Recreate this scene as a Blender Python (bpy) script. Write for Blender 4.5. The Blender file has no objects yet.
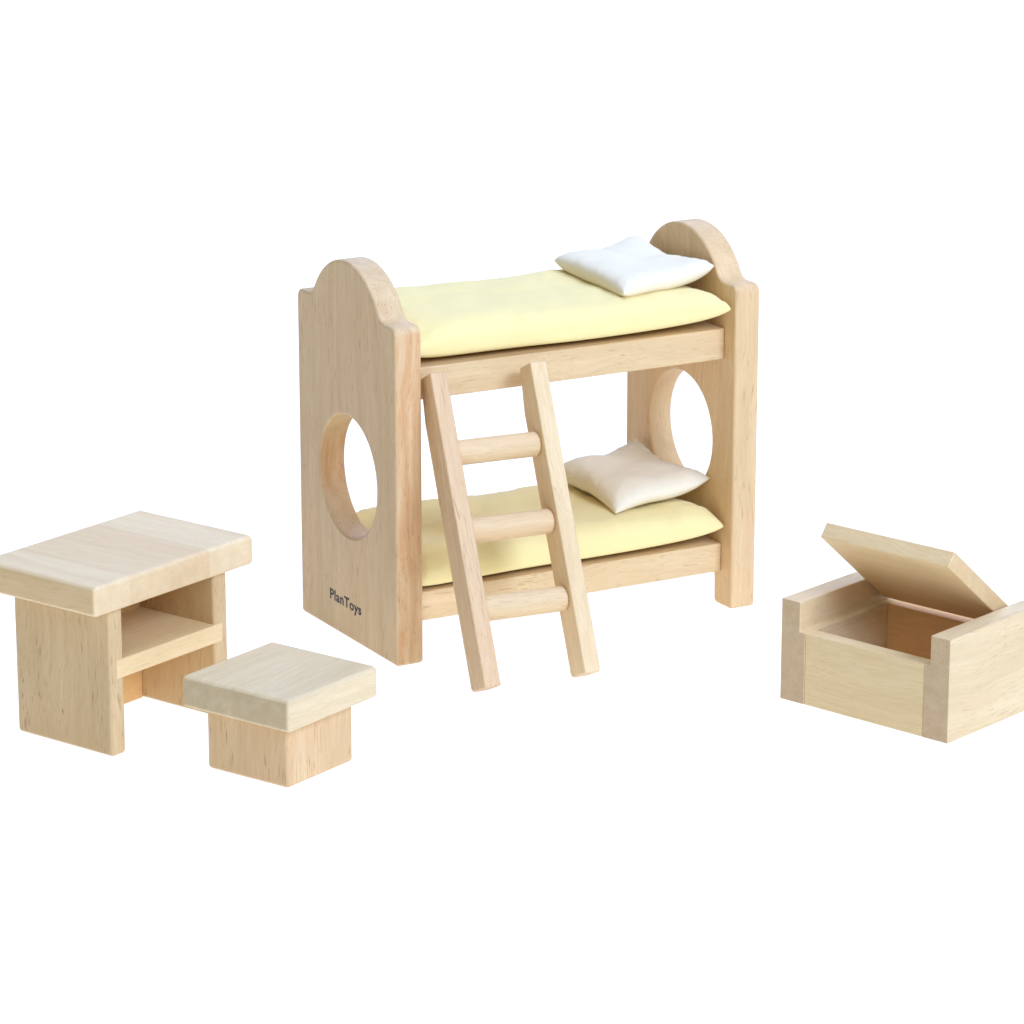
import bpy, bmesh, math, random
from mathutils import Vector, Matrix, noise

random.seed(4)
S = 0.01                                   # everything below is written in centimetres
scn = bpy.context.scene
C = scn.collection
R = math.radians

# ------------------------------------------------------------------ helpers
def tag(o, label=None, cat=None, group=None, kind=None):
    if label: o['label'] = label
    if cat: o['category'] = cat
    if group: o['group'] = group
    if kind: o['kind'] = kind
    return o

def thing(name, label, cat, loc, rotz=0.0, rotx=0.0, group=None):
    o = bpy.data.objects.new(name, None)
    o.empty_display_size = 0.01
    C.objects.link(o)
    o.location = Vector(loc) * S
    o.rotation_euler = (rotx, 0, rotz)
    return tag(o, label, cat, group)

def link(name, me, mat, parent=None, loc=(0, 0, 0), rot=(0, 0, 0)):
    o = bpy.data.objects.new(name, me)
    C.objects.link(o)
    if mat: me.materials.append(mat)
    if parent: o.parent = parent
    o.location = Vector(loc) * S
    o.rotation_euler = rot
    return o

def finish(bm, smooth=True):
    bmesh.ops.recalc_face_normals(bm, faces=bm.faces)
    bmesh.ops.scale(bm, vec=(S, S, S), verts=bm.verts)
    me = bpy.data.meshes.new('mesh')
    bm.to_mesh(me); bm.free()
    if smooth:
        for p in me.polygons: p.use_smooth = True
    return me

def add_wn(o):
    m = o.modifiers.new('weighted', 'WEIGHTED_NORMAL'); m.weight = 100; m.keep_sharp = True

def jitter_grid(bm, amp, seed):
    """tiny hand-sanded unevenness so that edges are not ruler straight"""
    for v in bm.verts:
        n = noise.noise_vector(v.co * 0.45 + Vector((seed * 3.1, seed, 0)))
        v.co += n * amp

def box_bm(x0, x1, y0, y1, z0, z1, r=0.1, seg=4, seed=0, amp=0.012):
    bm = bmesh.new()
    bmesh.ops.create_cube(bm, size=1)
    for v in bm.verts:
        v.co = Vector(((x0 + x1) / 2 + v.co.x * (x1 - x0), (y0 + y1) / 2 + v.co.y * (y1 - y0), (z0 + z1) / 2 + v.co.z * (z1 - z0)))
    if amp: jitter_grid(bm, amp, seed)
    if r: bmesh.ops.bevel(bm, geom=bm.edges[:], offset=r, segments=seg, profile=0.5, affect='EDGES', clamp_overlap=True)
    return bm

def box(name, dims, mat, parent, r=0.1, seed=0, **k):
    o = link(name, finish(box_bm(*dims, r=r, seed=seed, **k)), mat, parent)
    add_wn(o)
    return o

def prism_bm(pts, a0, a1, axis, r=0.08, seg=4):
    """extrude a 2-D polygon along axis ('x': pts are (y,z); 'y': pts are (x,z))"""
    bm = bmesh.new()
    def P(p, a): return (a, p[0], p[1]) if axis == 'x' else (p[0], a, p[1])
    A = [bm.verts.new(P(p, a0)) for p in pts]
    B = [bm.verts.new(P(p, a1)) for p in pts]
    n = len(pts)
    bm.faces.new(A); bm.faces.new(B[::-1])
    for i in range(n):
        bm.faces.new((A[i], B[i], B[(i + 1) % n], A[(i + 1) % n]))
    bmesh.ops.recalc_face_normals(bm, faces=bm.faces)
    if r:
        bmesh.ops.bevel(bm, geom=[e for e in bm.edges], offset=r, segments=seg, profile=0.5, affect='EDGES', clamp_overlap=True)
    return bm

# ------------------------------------------------------------------ materials
def nd(nt, kind, x=0, y=0, **k):
    n = nt.nodes.new(kind); n.location = (x, y)
    for a, b in k.items(): setattr(n, a, b)
    return n

def wood(name, axis, base, seed=0.0, dark=(0.80, 0.72, 0.62), streak=1.0, pores=1.0, plank=None, plank_w=1.6,
         end=(0.90, 0.86, 0.82), fine=1.0, wave=0.0, edge=None, edge_tint=((1.02, .98, .96), (.93, .74, .60))):
    """rubberwood; axis = grain direction in the thing's own coordinates; plank = axis across which boards are glued"""
    base = (min(.90, base[0] * 1.075), base[1] * .935, base[2] * .69)
    m = bpy.data.materials.new(name); m.use_nodes = True
    nt = m.node_tree; nt.nodes.clear(); L = nt.links.new
    out = nd(nt, 'ShaderNodeOutputMaterial'); bs = nd(nt, 'ShaderNodeBsdfPrincipled')
    L(bs.outputs[0], out.inputs[0])
    tc = nd(nt, 'ShaderNodeTexCoord')
    mp = nd(nt, 'ShaderNodeMapping'); L(tc.outputs['Object'], mp.inputs[0])
    # rotate so that the grain runs along texture z, in centimetres
    rot = {'x': (0, R(90), 0), 'y': (R(90), 0, 0), 'z': (0, 0, 0)}[axis]
    mp.inputs['Rotation'].default_value = rot
    mp.inputs['Scale'].default_value = (100, 100, 100)
    mp.inputs['Location'].default_value = (seed * 7.3, seed * 3.7, seed * 5.1)
    def scaled(sx, sy, sz, src=None):
        q = nd(nt, 'ShaderNodeMapping'); q.inputs['Scale'].default_value = (sx, sy, sz)
        L((src or mp.outputs[0]), q.inputs[0]); return q.outputs[0]
    def noise_(vec, scale, detail=3, rough=.55, dist=0.0):
        q = nd(nt, 'ShaderNodeTexNoise'); q.inputs['Scale'].default_value = scale
        q.inputs['Detail'].default_value = detail; q.inputs['Roughness'].default_value = rough
        q.inputs['Distortion'].default_value = dist
        L(vec, q.inputs['Vector']); return q.outputs['Fac']
    def mr(v, a, b, c=0.0, d=1.0, smooth=False):
        q = nd(nt, 'ShaderNodeMapRange'); q.inputs[1].default_value = a; q.inputs[2].default_value = b
        q.inputs[3].default_value = c; q.inputs[4].default_value = d
        if smooth: q.interpolation_type = 'SMOOTHSTEP'
        L(v, q.inputs[0]); return q.outputs[0]
    def math_(op, a, b):
        q = nd(nt, 'ShaderNodeMath'); q.operation = op
        for i, s in enumerate((a, b)):
            if isinstance(s, (int, float)): q.inputs[i].default_value = s
            else: L(s, q.inputs[i])
        return q.outputs[0]
    def mix(fac, a, b, blend='MIX'):
        q = nd(nt, 'ShaderNodeMix'); q.data_type = 'RGBA'; q.blend_type = blend
        if isinstance(fac, (int, float)): q.inputs[0].default_value = fac
        else: L(fac, q.inputs[0])
        for i, s in ((6, a), (7, b)):
            if isinstance(s, tuple): q.inputs[i].default_value = (*s, 1)
            else: L(s, q.inputs[i])
        return q.outputs[2]
    # slow warp of the fibres
    warp = nd(nt, 'ShaderNodeTexNoise'); warp.inputs['Scale'].default_value = .16; warp.inputs['Detail'].default_value = 2
    L(mp.outputs[0], warp.inputs['Vector'])
    wv = nd(nt, 'ShaderNodeVectorMath'); wv.operation = 'MULTIPLY_ADD'
    L(warp.outputs['Color'], wv.inputs[0]); wv.inputs[1].default_value = (1.5 + wave, 1.5 + wave, 0); L(mp.outputs[0], wv.inputs[2])
    V = wv.outputs[0]
    broad = mr(noise_(scaled(.55, .55, .07, V), 1.0, 3), .32, .68)
    bands = mr(noise_(scaled(2.1, 2.1, .10, V), 1.0, 4, .6), .36, .66)
    fibre = mr(noise_(scaled(10, 10, .40, V), 1.0, 5, .7), .36, .64)
    hair = mr(noise_(scaled(30, 30, 1.0, V), 1.0, 3, .6), .38, .62)
    pv = noise_(scaled(19, 19, 1.25, V), 1.0, 1.5, .5)
    gate = mr(noise_(scaled(.9, .9, .35, V), 1.0, 2), .42, .60)
    pore = math_('MULTIPLY', mr(pv, .62, .69), math_('ADD', math_('MULTIPLY', gate, .75), .25))
    b = tuple(base)
    dk = tuple(base[i] * dark[i] for i in range(3))
    lt = tuple(min(.92, base[i] * (1.05, 1.06, 1.08)[i]) for i in range(3))
    col = mix(math_('MULTIPLY', broad, .55 * streak), lt, tuple((b[i] * 2 + dk[i]) / 3 for i in range(3)))
    col = mix(math_('MULTIPLY', bands, .40 * streak), col, dk)
    pk = (min(.9, b[0] * 1.0), b[1] * .90, b[2] * .86)
    pinkf = mr(noise_(scaled(.8, .8, .13, V), 1.3, 2), .48, .70)
    col = mix(math_('MULTIPLY', pinkf, .45 * streak), col, pk)
    col = mix(math_('MULTIPLY', fibre, .34 * fine), col, dk)
    col = mix(math_('MULTIPLY', hair, .20 * fine), col, tuple(x * .85 for x in dk))
    pc = (b[0] * .55, b[1] * .42, b[2] * .32)
    col = mix(math_('MULTIPLY', pore, .62 * pores), col, pc)
    if plank:
        sep = nd(nt, 'ShaderNodeSeparateXYZ'); L(tc.outputs['Object'], sep.inputs[0])
        pxv = sep.outputs['XYZ'.index(plank.upper())]
        idx = math_('FLOOR', math_('DIVIDE', math_('ADD', pxv, .003), plank_w * S), 0)
        wn = nd(nt, 'ShaderNodeTexWhiteNoise'); wn.noise_dimensions = '1D'; L(math_('ADD', idx, seed), wn.inputs['W'])
        tint = mix(wn.outputs['Value'], (1.0, 1.0, 1.0), (.93, .885, .83))
        col = mix(1.0, col, tint, 'MULTIPLY')
    # end grain is a little darker and greyer
    sepn = nd(nt, 'ShaderNodeSeparateXYZ'); L(tc.outputs['Normal'], sepn.inputs[0])
    en = mr(math_('ABSOLUTE', sepn.outputs['XYZ'.index(axis.upper())], 0), .80, .98)
    eg = mr(noise_(scaled(1.6, 1.6, .3), 1.0, 3), .3, .7)
    ecol = mix(eg, tuple(end), tuple(x * .93 for x in end))
    col = mix(en, col, mix(1.0, col, ecol, 'MULTIPLY'))
    if edge:                       # the sawn edge of the board shows other, pinker growth rings than its face
        ef = mr(math_('ABSOLUTE', sepn.outputs['XYZ'.index(edge.upper())], 0), .80, .98)
        es = mr(noise_(scaled(2.2, 2.2, .12, V), 1.3, 3, .6), .36, .64)
        ecol2 = mix(es, *edge_tint)
        col = mix(ef, col, mix(1.0, col, ecol2, 'MULTIPLY'))
    L(col, bs.inputs['Base Color'])
    rough = mr(fibre, 0, 1, .52, .64); L(rough, bs.inputs['Roughness'])
    bs.inputs['Specular IOR Level'].default_value = .38
    bp = nd(nt, 'ShaderNodeBump'); bp.inputs['Strength'].default_value = .22; bp.inputs['Distance'].default_value = .00012
    hgt = math_('SUBTRACT', math_('MULTIPLY', fibre, .5), pore)
    L(hgt, bp.inputs['Height']); L(bp.outputs[0], bs.inputs['Normal'])
    return m

def cloth(name, col, rough=.85, weave=1.0):
    m = bpy.data.materials.new(name); m.use_nodes = True
    nt = m.node_tree; bs = nt.nodes['Principled BSDF']; L = nt.links.new
    tc = nd(nt, 'ShaderNodeTexCoord')
    n1 = nd(nt, 'ShaderNodeTexNoise'); n1.inputs['Scale'].default_value = 60; n1.inputs['Detail'].default_value = 3
    L(tc.outputs['Object'], n1.inputs['Vector'])
    mx = nd(nt, 'ShaderNodeMix'); mx.data_type = 'RGBA'
    L(n1.outputs['Fac'], mx.inputs[0])
    mx.inputs[6].default_value = (*col, 1); mx.inputs[7].default_value = (*[c * .95 for c in col], 1)
    L(mx.outputs[2], bs.inputs['Base Color'])
    bs.inputs['Roughness'].default_value = rough
    bs.inputs['Specular IOR Level'].default_value = .15
    bs.inputs['Sheen Weight'].default_value = .15
    # threads
    wv = []
    for ax in ('X', 'Y'):
        w = nd(nt, 'ShaderNodeTexWave'); w.bands_direction = ax; w.inputs['Scale'].default_value = 800
        w.inputs['Distortion'].default_value = .6
        L(tc.outputs['Object'], w.inputs['Vector']); wv.append(w.outputs['Fac'])
    ad = nd(nt, 'ShaderNodeMath'); ad.operation = 'ADD'; L(wv[0], ad.inputs[0]); L(wv[1], ad.inputs[1])
    bp = nd(nt, 'ShaderNodeBump'); bp.inputs['Strength'].default_value = .25 * weave; bp.inputs['Distance'].default_value = .00015
    L(ad.outputs[0], bp.inputs['Height']); L(bp.outputs[0], bs.inputs['Normal'])
    return m

def plain(name, col, rough=.6):
    m = bpy.data.materials.new(name); m.use_nodes = True
    b = m.node_tree.nodes['Principled BSDF']
    b.inputs['Base Color'].default_value = (*col, 1); b.inputs['Roughness'].default_value = rough
    return m

# ------------------------------------------------------------------ fitted layout (cm, degrees)
F_PX, PITCH, CAMH = 3696.65, 15.961, 41.746
BED = (-4.0947, 125.7062, 29.191)
DESK = (-13.6219, 115.2338, 52.557)
STOOL = (-7.1763, 112.3615, 53.6136)
CHEST = (9.35, 122.3125, -42.038)

# ================================================================== bunk bed
D, T, LB = 7.78, 1.06, 15.17
YR = 0.72
bed = thing('bunk_bed', 'pale wooden toy bunk bed with arched end panels and round porthole openings', 'bunk bed',
            (BED[0], BED[1], 0), R(BED[2]))

def arc(cx, cz, r, a0, a1, n):
    return [(cx + r * math.cos(R(a0 + (a1 - a0) * i / n)), cz + r * math.sin(R(a0 + (a1 - a0) * i / n))) for i in range(n + 1)]

def panel_outline(notch):
    """outline in (y, z), counter-clockwise from the front foot"""
    H = 12.42; pts = []
    rb = .15
    if notch:
        f = 1.24
        pts += arc(rb, rb, rb, 180, 270, 5)
        pts += arc(f - rb * 1.3, rb * 1.3, rb * 1.3, 270, 360, 5)
        pts += [(f + .02, .95)]
        pts += arc(f + .32, 1.0, .3, 180, 90, 5)
        pts += arc(D - f - .32, 1.0, .3, 90, 0, 5)
        pts += arc(D - f + rb, rb, rb, 180, 270, 5)
        pts += arc(D - rb, rb, rb, 270, 360, 5)
    else:
        pts += arc(rb, rb, rb, 180, 270, 5)
        pts += arc(D - rb, rb, rb, 270, 360, 5)
    rs = .32
    pts += arc(D - rs, H - rs, rs, 0, 90, 6)
    # arch: circle of radius 2.74 with small fillets into the shoulders
    yc, Ra, top = 3.87, 3.0, 14.13
    zc = top - Ra
    rf = .65
    zf = H + rf
    h = math.sqrt((Ra + rf) ** 2 - (zf - zc) ** 2)
    yfR, yfL = yc + h, yc - h
    ang = math.degrees(math.atan2(zf - zc, h))
    pts += arc(yfR, zf, rf, 270, 180 + ang, 6)
    pts += arc(yc, zc, Ra, ang, 180 - ang, 44)[1:-1]
    pts += arc(yfL, zf, rf, -ang, -90, 6)
    pts += arc(rs, H - rs, rs, 90, 180, 6)
    return pts

def bed_panel(name, x0, notch, mat):
    r = .11
    cu = bpy.data.curves.new('outline', 'CURVE'); cu.dimensions = '2D'; cu.fill_mode = 'BOTH'
    def spl(pts):
        s = cu.splines.new('POLY'); s.points.add(len(pts) - 1)
        for i, p in enumerate(pts): s.points[i].co = (p[0] * S, p[1] * S, 0, 1)
        s.use_cyclic_u = True
    spl(panel_outline(notch))
    spl([(3.827 + 2.278 * math.cos(2 * math.pi * i / 96), 6.168 + 2.278 * math.sin(2 * math.pi * i / 96)) for i in range(96)])
    cu.extrude = (T / 2 - r) * S; cu.bevel_depth = r * S; cu.bevel_resolution = 3; cu.offset = -r * S
    tmp = bpy.data.objects.new('tmp', cu); C.objects.link(tmp)
    dg = bpy.context.evaluated_depsgraph_get(); dg.update()
    me = bpy.data.meshes.new_from_object(tmp.evaluated_get(dg))
    bpy.data.objects.remove(tmp)
    # curve plane (u, v, w) -> (y, z, x)
    for v in me.vertices:
        u, w, k = v.co
        v.co = ((x0 + T / 2) * S + k, u, w)
    bm = bmesh.new(); bm.from_mesh(me)
    bmesh.ops.remove_doubles(bm, verts=bm.verts, dist=1e-6)
    bmesh.ops.dissolve_limit(bm, angle_limit=R(.5), verts=bm.verts, edges=bm.edges)
    bmesh.ops.recalc_face_normals(bm, faces=bm.faces)
    bm.to_mesh(me); bm.free()
    me.materials.clear()
    for p in me.polygons: p.use_smooth = True; p.material_index = 0
    o = link(name, me, mat, bed)
    add_wn(o)
    return o

w_panel_l = wood('wood_end_panel_a', 'z', (.71, .59, .415), 1.3, streak=1.6, pores=1.15, end=(1, .98, .95), edge='y')
w_panel_r = wood('wood_end_panel_b', 'z', (.745, .60, .40), 4.1, streak=1.3, pores=.9, end=(1, .98, .95))
w_rail = wood('wood_bed_base', 'x', (.755, .63, .43), 2.6, streak=1.3, pores=1.0)
pL = bed_panel('end_panel', 0, False, w_panel_l)
pR = bed_panel('end_panel', LB - T, True, w_panel_r)
BASES = ((9.541, 10.706), (1.336, 2.431))
for k, (z0, z1) in enumerate(BASES):
    box('bed_base', (T + .005, LB - T - .005, YR, D - .45, z0, z1), w_rail, bed, r=.05, seed=k + 3, amp=.006)

# printed word on the near end panel
fc = bpy.data.curves.new('word', 'FONT'); fc.body = 'PlanToys'
fc.size = .545 * S; fc.extrude = .004 * S; fc.offset = .012 * S; fc.space_character = 1.08
tmp = bpy.data.objects.new('tmp', fc); C.objects.link(tmp)
dg = bpy.context.evaluated_depsgraph_get(); dg.update()
me = bpy.data.meshes.new_from_object(tmp.evaluated_get(dg)); bpy.data.objects.remove(tmp)
wid = max(v.co.x for v in me.vertices)
k = 2.56 * S / wid
for v in me.vertices: v.co.x *= k
me.materials.clear()
word = link('printed_word', me, plain('dark_brown_ink', (.03, .014, .006), .6), pL,
            loc=(-.004, 5.40, 1.17), rot=(R(90), 0, R(-90)))
tag(word, 'small dark printed lettering near the foot of the panel')

# ================================================================== ladder leaning on the bed
LYAW, LA, LT, LW, LS, LLEN = -4.79, 24.63, 1.28, .635, 3.856, 11.24
a = R(BED[2])
lx, ly = .8388, -4.9636
lwx = BED[0] + lx * math.cos(a) - ly * math.sin(a)
lwy = BED[1] + lx * math.sin(a) + ly * math.cos(a)
lad = thing('ladder', 'small wooden ladder with three round rungs leaning on the upper bunk', 'ladder',
            (lwx, lwy, LT * math.sin(R(LA)) + .02), R(BED[2] + LYAW), -R(LA))
w_lad1 = wood('wood_ladder_a', 'z', (.73, .59, .42), 6.2, streak=1.5, pores=1.1)
w_lad2 = wood('wood_ladder_b', 'z', (.77, .66, .46), 8.4, streak=1.0, pores=.6)
w_rung = wood('wood_rung', 'x', (.77, .65, .46), 9.1, streak=1.2, pores=.7)
# the upper back corner is cut so that it sits against the edge of the upper base
cut = .30
prof = [(0, 0), (LT - .12, 0), (LT, .12), (LT, LLEN - 1.6), (LT - cut, LLEN), (0, LLEN)]
for i, mt in ((0, w_lad1), (1, w_lad2)):
    bm = prism_bm(prof, i * LS, i * LS + LW, 'x', r=.06, seg=3)
    o = link('stringer', finish(bm), mt, lad); add_wn(o)
def rung_mesh(x0, x1, y, z, r):
    bm = bmesh.new(); n = 32
    prof_ = [(x0, r * .9), (x0 + .05, r), (x1 - .14, r), (x1 - .06, r * .96), (x1, r * .86)]
    rings = [[bm.verts.new((x, y + q * math.cos(2 * math.pi * j / n), z + q * math.sin(2 * math.pi * j / n))) for j in range(n)] for x, q in prof_]
    for A, B in zip(rings, rings[1:]):
        for j in range(n): bm.faces.new((A[j], A[(j + 1) % n], B[(j + 1) % n], B[j]))
    bm.faces.new(rings[0][::-1]); bm.faces.new(rings[-1])
    return finish(bm)
for z in (2.80, 5.60, 8.40):
    o = link('rung', rung_mesh(LW - .03, LS + .02, LT * .50, z, .45), w_rung, lad); add_wn(o)

# ================================================================== mattresses and pillows
def cushion(corners, zmid, top, bot, base_z, nu=90, nv=60, bow=(.04, .04), pw=(3.0, .62), lift_pow=1.3, seed=0, wr=.05,
            floor_fn=None, dimples=()):
    """stuffed cloth pad: corners (x,y,z) in order (-,-),(+,-),(+,+),(-,+)"""
    c = [Vector(q) for q in corners]
    bm = bmesh.new()
    def surf(u, v, side):
        uu = u * (1 - bow[0] * (1 - v * v) * abs(u) ** 3); vv = v * (1 - bow[1] * (1 - u * u) * abs(v) ** 3)
        a_, b_ = (uu + 1) / 2, (vv + 1) / 2
        p = c[0] * (1 - a_) * (1 - b_) + c[1] * a_ * (1 - b_) + c[2] * a_ * b_ + c[3] * (1 - a_) * b_
        w = (abs(u) * abs(v)) ** lift_pow
        z = zmid + (p.z - zmid) * w
        n, m = pw
        th = (max(0, 1 - abs(u) ** n) * max(0, 1 - abs(v) ** n)) ** m
        q = Vector((p.x * .8 + seed, p.y * .8, seed * 2.0))
        wrk = noise.noise(q * 1.1) * wr * 1.3 + noise.noise(q * 2.7) * wr * .5
        # little gathers running in from the seams
        e = max(abs(u), abs(v))
        g = max(0, (e - .72) / .28) * (1 - max(0, (e - .97) / .03))
        s_ = p.x if abs(v) > abs(u) else p.y
        wrk += g * wr * 1.5 * noise.noise(Vector((s_ * 3.2, seed * 4.0, side * 2.0)))
        for (du, dv, rad, amt) in dimples:
            dd = ((u - du) ** 2 + (v - dv) ** 2) / rad ** 2
            wrk -= amt * math.exp(-dd)
        h = (top if side > 0 else bot) * th
        zz = z + side * h + (wrk * min(1, th * 2.5) if side > 0 else 0)
        if side < 0: zz = max(zz, base_z + .01) if zz < z else zz
        lo = floor_fn(p.x, p.y) if floor_fn else base_z
        zz = max(zz, lo + .012 + (.012 if side > 0 else 0))
        return Vector((p.x, p.y, zz))
    def sp(t): return math.copysign(1 - (1 - abs(t)) ** 1.5, t)       # denser towards the seams
    U = [sp(-1 + 2 * i / nu) for i in range(nu + 1)]; Vv = [sp(-1 + 2 * j / nv) for j in range(nv + 1)]
    G = {}
    for side in (1, -1):
        for i, u in enumerate(U):
            for j, v in enumerate(Vv):
                if side < 0 and (i in (0, nu) or j in (0, nv)):
                    G[side, i, j] = G[1, i, j]
                else:
                    G[side, i, j] = bm.verts.new(surf(u, v, side))
    for side in (1, -1):
        for i in range(nu):
            for j in range(nv):
                q = [G[side, i, j], G[side, i + 1, j], G[side, i + 1, j + 1], G[side, i, j + 1]]
                if side < 0: q.reverse()
                bm.faces.new(q)
    return finish(bm)

yellow = cloth('yellow_cotton', (.93, .755, .315))
white = cloth('white_cotton', (.92, .80, .54))
def to_world(me, label, name, cat, mat, zoff=0):
    o = link(name, me, mat)
    o.location = (BED[0] * S, BED[1] * S, 0); o.rotation_euler = (0, 0, R(BED[2]))
    return tag(o, label, cat)

zU, zL = BASES[0][1], BASES[1][1]
mu = cushion([(1.25, .85, zU + .45), (13.98, .12, zU + .85), (13.85, 7.3, zU + .85), (1.2, 7.4, zU + .8)], zU + .55, .95, .42, zU,
             bow=(.012, .025), pw=(8.0, .40), seed=1.7, wr=.05)
mu_o = to_world(mu, 'pale yellow mattress lying on the upper bunk, in full light', 'mattress', 'mattress', yellow)
ml = cushion([(1.2, .62, zL + .30), (13.98, .38, zL + .75), (13.85, 7.3, zL + .85), (1.2, 7.45, zL + .8)], zL + .52, .95, .40, zL,
             bow=(.012, .025), pw=(8.0, .40), seed=5.2, wr=.07, dimples=((-.60, -.35, .20, .20), (-.8, .5, .3, .10)))
ml_o = to_world(ml, 'yellow mattress lying on the lower bunk, shaded, behind the ladder', 'mattress', 'mattress', yellow)
for o in (mu_o, ml_o): o['group'] = 'yellow mattresses of the bunk bed'

pu = cushion([(9.9, 1.0, 12.42), (14.0, 1.35, 12.95), (13.8, 6.7, 13.1), (10.15, 6.5, 12.60)], zU + 1.85, .42, .50, zU + 1.36,
             nu=70, nv=70, bow=(.03, .025), pw=(6.0, .42), lift_pow=.8, seed=9.3, wr=.03)
pu_o = to_world(pu, 'flat white pillow on the upper mattress beside the far arched panel', 'pillow', 'pillow', white)
pl = cushion([(9.9, 1.45, 3.98), (14.02, 1.45, 4.80), (13.9, 6.7, 5.15), (10.1, 6.5, 4.35)], zL + 1.97, .60, .47, zL + 1.34,
             nu=70, nv=70, bow=(.045, .04), pw=(4.5, .5), lift_pow=1.0, seed=3.9, wr=.045)
pl_o = to_world(pl, 'puffy white pillow on the lower mattress in the shade of the bunk', 'pillow', 'pillow', white)
for o in (pu_o, pl_o): o['group'] = 'white pillows of the bunk bed'

# ================================================================== desk
dL, dD, dT, dz = 7.73, 5.17, 1.01, 6.175
desk = thing('desk', 'light wooden toy desk with thick top and open shelf, cut by left picture edge', 'desk', (DESK[0], DESK[1], 0), R(DESK[2]))
w_dtop = wood('wood_desktop', 'y', (.79, .70, .525), 11.2, streak=.9, pores=.3, plank='x', plank_w=1.95, end=(1.0, .98, .97), fine=.6, edge='x', edge_tint=((.90, .86, .78), (.82, .76, .64)))
w_dleg = wood('wood_desk_side', 'z', (.66, .545, .36), 12.7, streak=1.3, pores=1.3)
w_dsh = wood('wood_desk_shelf', 'x', (.81, .68, .44), 13.9, streak=.7, pores=.4)  # shelf brightened and warmed in its colour, in place of bounced light
w_dbk = wood('wood_desk_back', 'x', (.78, .55, .28), 14.9, streak=.7, pores=.5)  # warm bounced light of the recess is put into this orange base
box('desktop', (-.03, dL + .08, -.04, dD + .1, dz - dT, dz + .03), w_dtop, desk, r=.16, seed=1, seg=5)
px, pt, py0, py1, pE = .94, .67, .30, 4.73, 6.79
zt = dz - dT - .002
z0s, z1s = 2.68, 3.33
box('side_panel', (px, px + pt, py0, py1, 0, zt), w_dleg, desk, r=.14, seed=2)
box('side_panel', (pE - pt, pE, py0, py1, 0, zt), w_dleg, desk, r=.14, seed=3)
# shelf let into grooves of the side panels, its front edge standing a hair proud
box('shelf', (px + pt * .45, pE - pt * .45, py0 - .012, py1 - .97, z0s, z1s), w_dsh, desk, r=.03, seed=4, amp=.003)
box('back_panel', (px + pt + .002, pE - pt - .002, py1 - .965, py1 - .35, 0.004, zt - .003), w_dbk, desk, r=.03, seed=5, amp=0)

# ================================================================== stool
sL, sD, sT, sz = 4.516, 4.466, 1.064, 3.248
st = thing('stool', 'small square wooden stool standing in front of the toy desk', 'stool', (STOOL[0], STOOL[1], 0), R(STOOL[2]))
w_seat = wood('wood_stool_seat', 'x', (.75, .69, .53), 21.3, streak=1.4, pores=.3, end=(.80, .79, .78))
w_sbase = wood('wood_stool_base', 'z', (.73, .585, .40), 22.4, streak=1.6, pores=1.4)
box('seat', (-.04, sL + .08, -.05, sD + .08, sz - sT, sz + .03), w_seat, st, r=.17, seed=6, seg=5)
box('base', (.55, 3.95, .53, 4.0, 0, sz - sT - .002), w_sbase, st, r=.15, seed=7)

# ================================================================== toy chest
W, cz, ct, ct2, cfz = 7.143, 3.671, .811, 1.048, 2.598
CD = 5.36
ch = thing('toy_chest', 'open light wooden toy box with raised lid, cut by right picture edge', 'toy box', (CHEST[0], CHEST[1], 0), R(CHEST[2]))
w_cside = wood('wood_chest_side', 'y', (.74, .65, .47), 31.3, streak=1.2, pores=.65, end=(.80, .76, .76), fine=.8)
w_cfront = wood('wood_chest_front', 'x', (.76, .665, .455), 32.5, streak=1.1, pores=.35)
w_cback = wood('wood_chest_back', 'x', (.79, .54, .28), 33.5, streak=.6, pores=.3)  # orange interreflection inside the box is put into this base colour
w_clid = wood('wood_chest_lid', 'x', (.76, .64, .43), 34.5, streak=.9, pores=.3)
for k in (0, 1):
    prof = [(0, 0), (ct2, 0), (ct2, cfz), (ct, cfz), (ct, cz), (0, cz)]
    if k: prof = [(W - x, z) for x, z in prof][::-1]
    bm = prism_bm(prof, 0, CD, 'y', r=.035, seg=3)
    o = link('side_panel', finish(bm), w_cside, ch); add_wn(o)
g = .004
box('front_panel', (ct2 + g, W - ct2 - g, .012, .60, 0.0, cfz - .004), w_cfront, ch, r=.035, seed=8, amp=.003)
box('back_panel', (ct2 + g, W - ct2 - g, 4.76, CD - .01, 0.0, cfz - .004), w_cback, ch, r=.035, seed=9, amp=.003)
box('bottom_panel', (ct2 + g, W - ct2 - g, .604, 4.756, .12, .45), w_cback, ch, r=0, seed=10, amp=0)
LANG, LLID, LTH = 38.8, 4.86, .585
lid = link('lid', finish(box_bm(0, W - 2 * ct - .10, -LLID, 0, 0, LTH, r=.05, seed=11, amp=.004)), w_clid, ch,
           loc=(ct + .05, 4.74, 2.79), rot=(-R(LANG), 0, 0))
add_wn(lid)
# wooden hinge pins between lid and sides
for x in (-.28, W - 2 * ct - .10 - .22):
    bm = bmesh.new()
    bmesh.ops.create_cone(bm, segments=20, radius1=.13, radius2=.13, depth=.5, cap_ends=True,
                          matrix=Matrix.Translation((x + .25, -.30, .29)) @ Matrix.Rotation(R(90), 4, 'Y'))
    link('hinge_pin', finish(bm), w_cside, lid)

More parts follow.
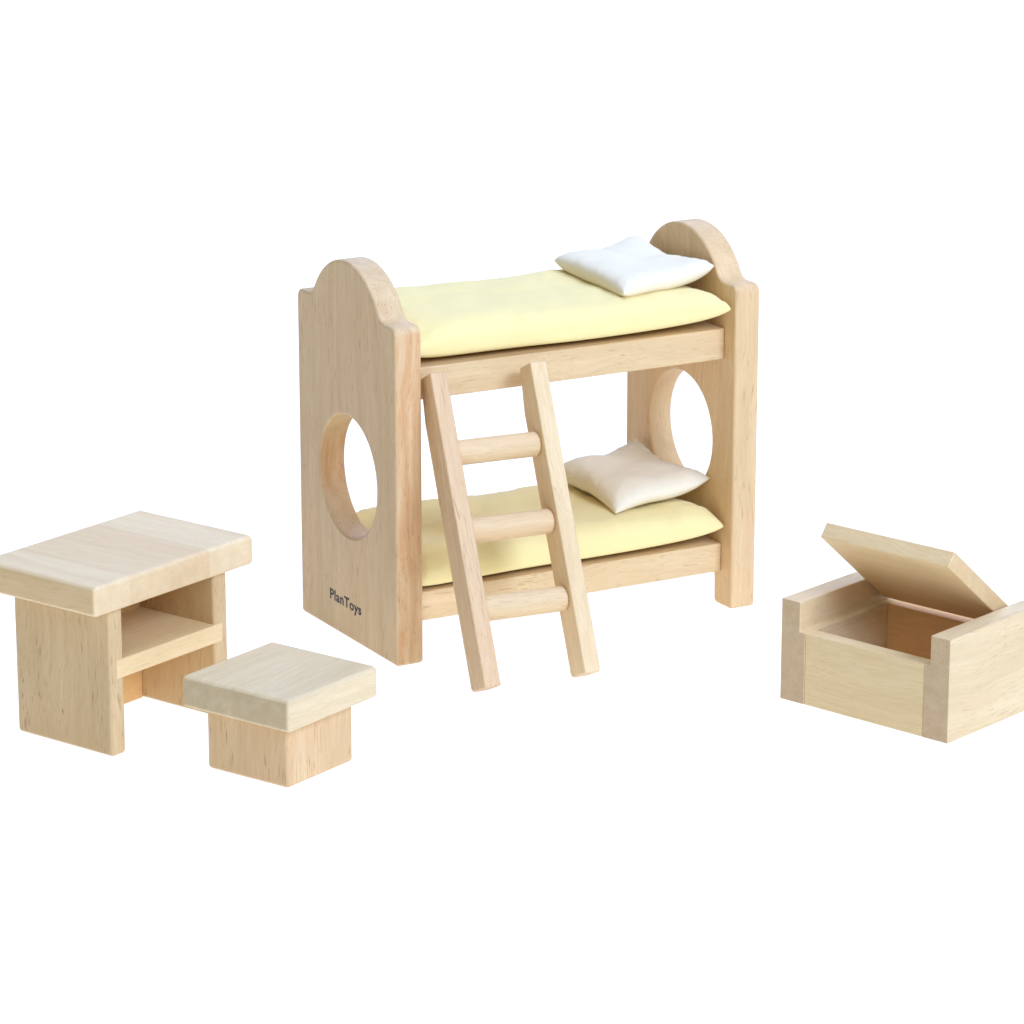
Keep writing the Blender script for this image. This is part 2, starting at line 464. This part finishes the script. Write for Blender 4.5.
# ================================================================== white floor, made translucent so an added lamp below erases shadows
bm = bmesh.new()
vs = [bm.verts.new(q) for q in ((-500, -200, 0), (500, -200, 0), (500, 800, 0), (-500, 800, 0))]
bm.faces.new(vs)
m = bpy.data.materials.new('translucent_white_floor'); m.use_nodes = True
nt = m.node_tree; nt.nodes.clear()
out = nd(nt, 'ShaderNodeOutputMaterial'); mixs = nd(nt, 'ShaderNodeMixShader')
df = nd(nt, 'ShaderNodeBsdfDiffuse'); tr = nd(nt, 'ShaderNodeBsdfTranslucent')
df.inputs[0].default_value = (.85, .85, .85, 1); tr.inputs[0].default_value = (.95, .94, .92, 1)
mixs.inputs[0].default_value = .55
nt.links.new(df.outputs[0], mixs.inputs[1]); nt.links.new(tr.outputs[0], mixs.inputs[2]); nt.links.new(mixs.outputs[0], out.inputs[0])
fl = link('floor', finish(bm, False), m); tag(fl, kind='structure')

# ================================================================== light
def area(name, loc, target, size, power, col=(1, 1, 1), size_y=None):
    l = bpy.data.lights.new(name, 'AREA'); l.energy = power; l.color = col
    l.size = size * S
    if size_y: l.shape = 'RECTANGLE'; l.size_y = size_y * S
    o = bpy.data.objects.new(name, l); C.objects.link(o)
    o.location = Vector(loc) * S
    o.rotation_euler = (Vector(target) - Vector(loc)).to_track_quat('-Z', 'Y').to_euler()
    return o
area('added_under_light', (0, 300, -40), (0, 300, 0), 900, 405, (1, 1.08, 1.24))  # added lamp under the floor, keeps it pure white and shadowless
area('key_softbox', (128, -9, 118), (2, 122, 5), 85, 26.2, (1, 1.24, 1.93))
area('front_fill_softbox', (-15, 15, 75), (2, 122, 5), 70, 2.34, (1, 1.17, 1.51))
area('top_softbox', (10, 135, 130), (2, 125, 5), 110, 8.42, (1.0, 1.23, 1.95))
area('back_softbox', (10, 260, 90), (2, 125, 5), 90, 5.61, (0.97, 1.21, 1.89))

w = bpy.data.worlds.new('World'); scn.world = w; w.use_nodes = True
bg = w.node_tree.nodes['Background']
bg.inputs[0].default_value = (.93, 1.0, 1.16, 1); bg.inputs[1].default_value = .12

# ================================================================== camera
cam = bpy.data.cameras.new('camera'); co = bpy.data.objects.new('camera', cam); C.objects.link(co)
cam.sensor_width = 36; cam.lens = 36 * F_PX / 1024; cam.clip_start = .05; cam.clip_end = 100
co.location = (0, 0, CAMH * S); co.rotation_euler = (R(90 - PITCH), 0, 0)
scn.camera = co

scn.render.engine = 'CYCLES'
scn.render.resolution_x = scn.render.resolution_y = 1024
scn.view_settings.view_transform = 'Standard'; scn.view_settings.look = 'None'
scn.view_settings.exposure = 0; scn.view_settings.gamma = 1
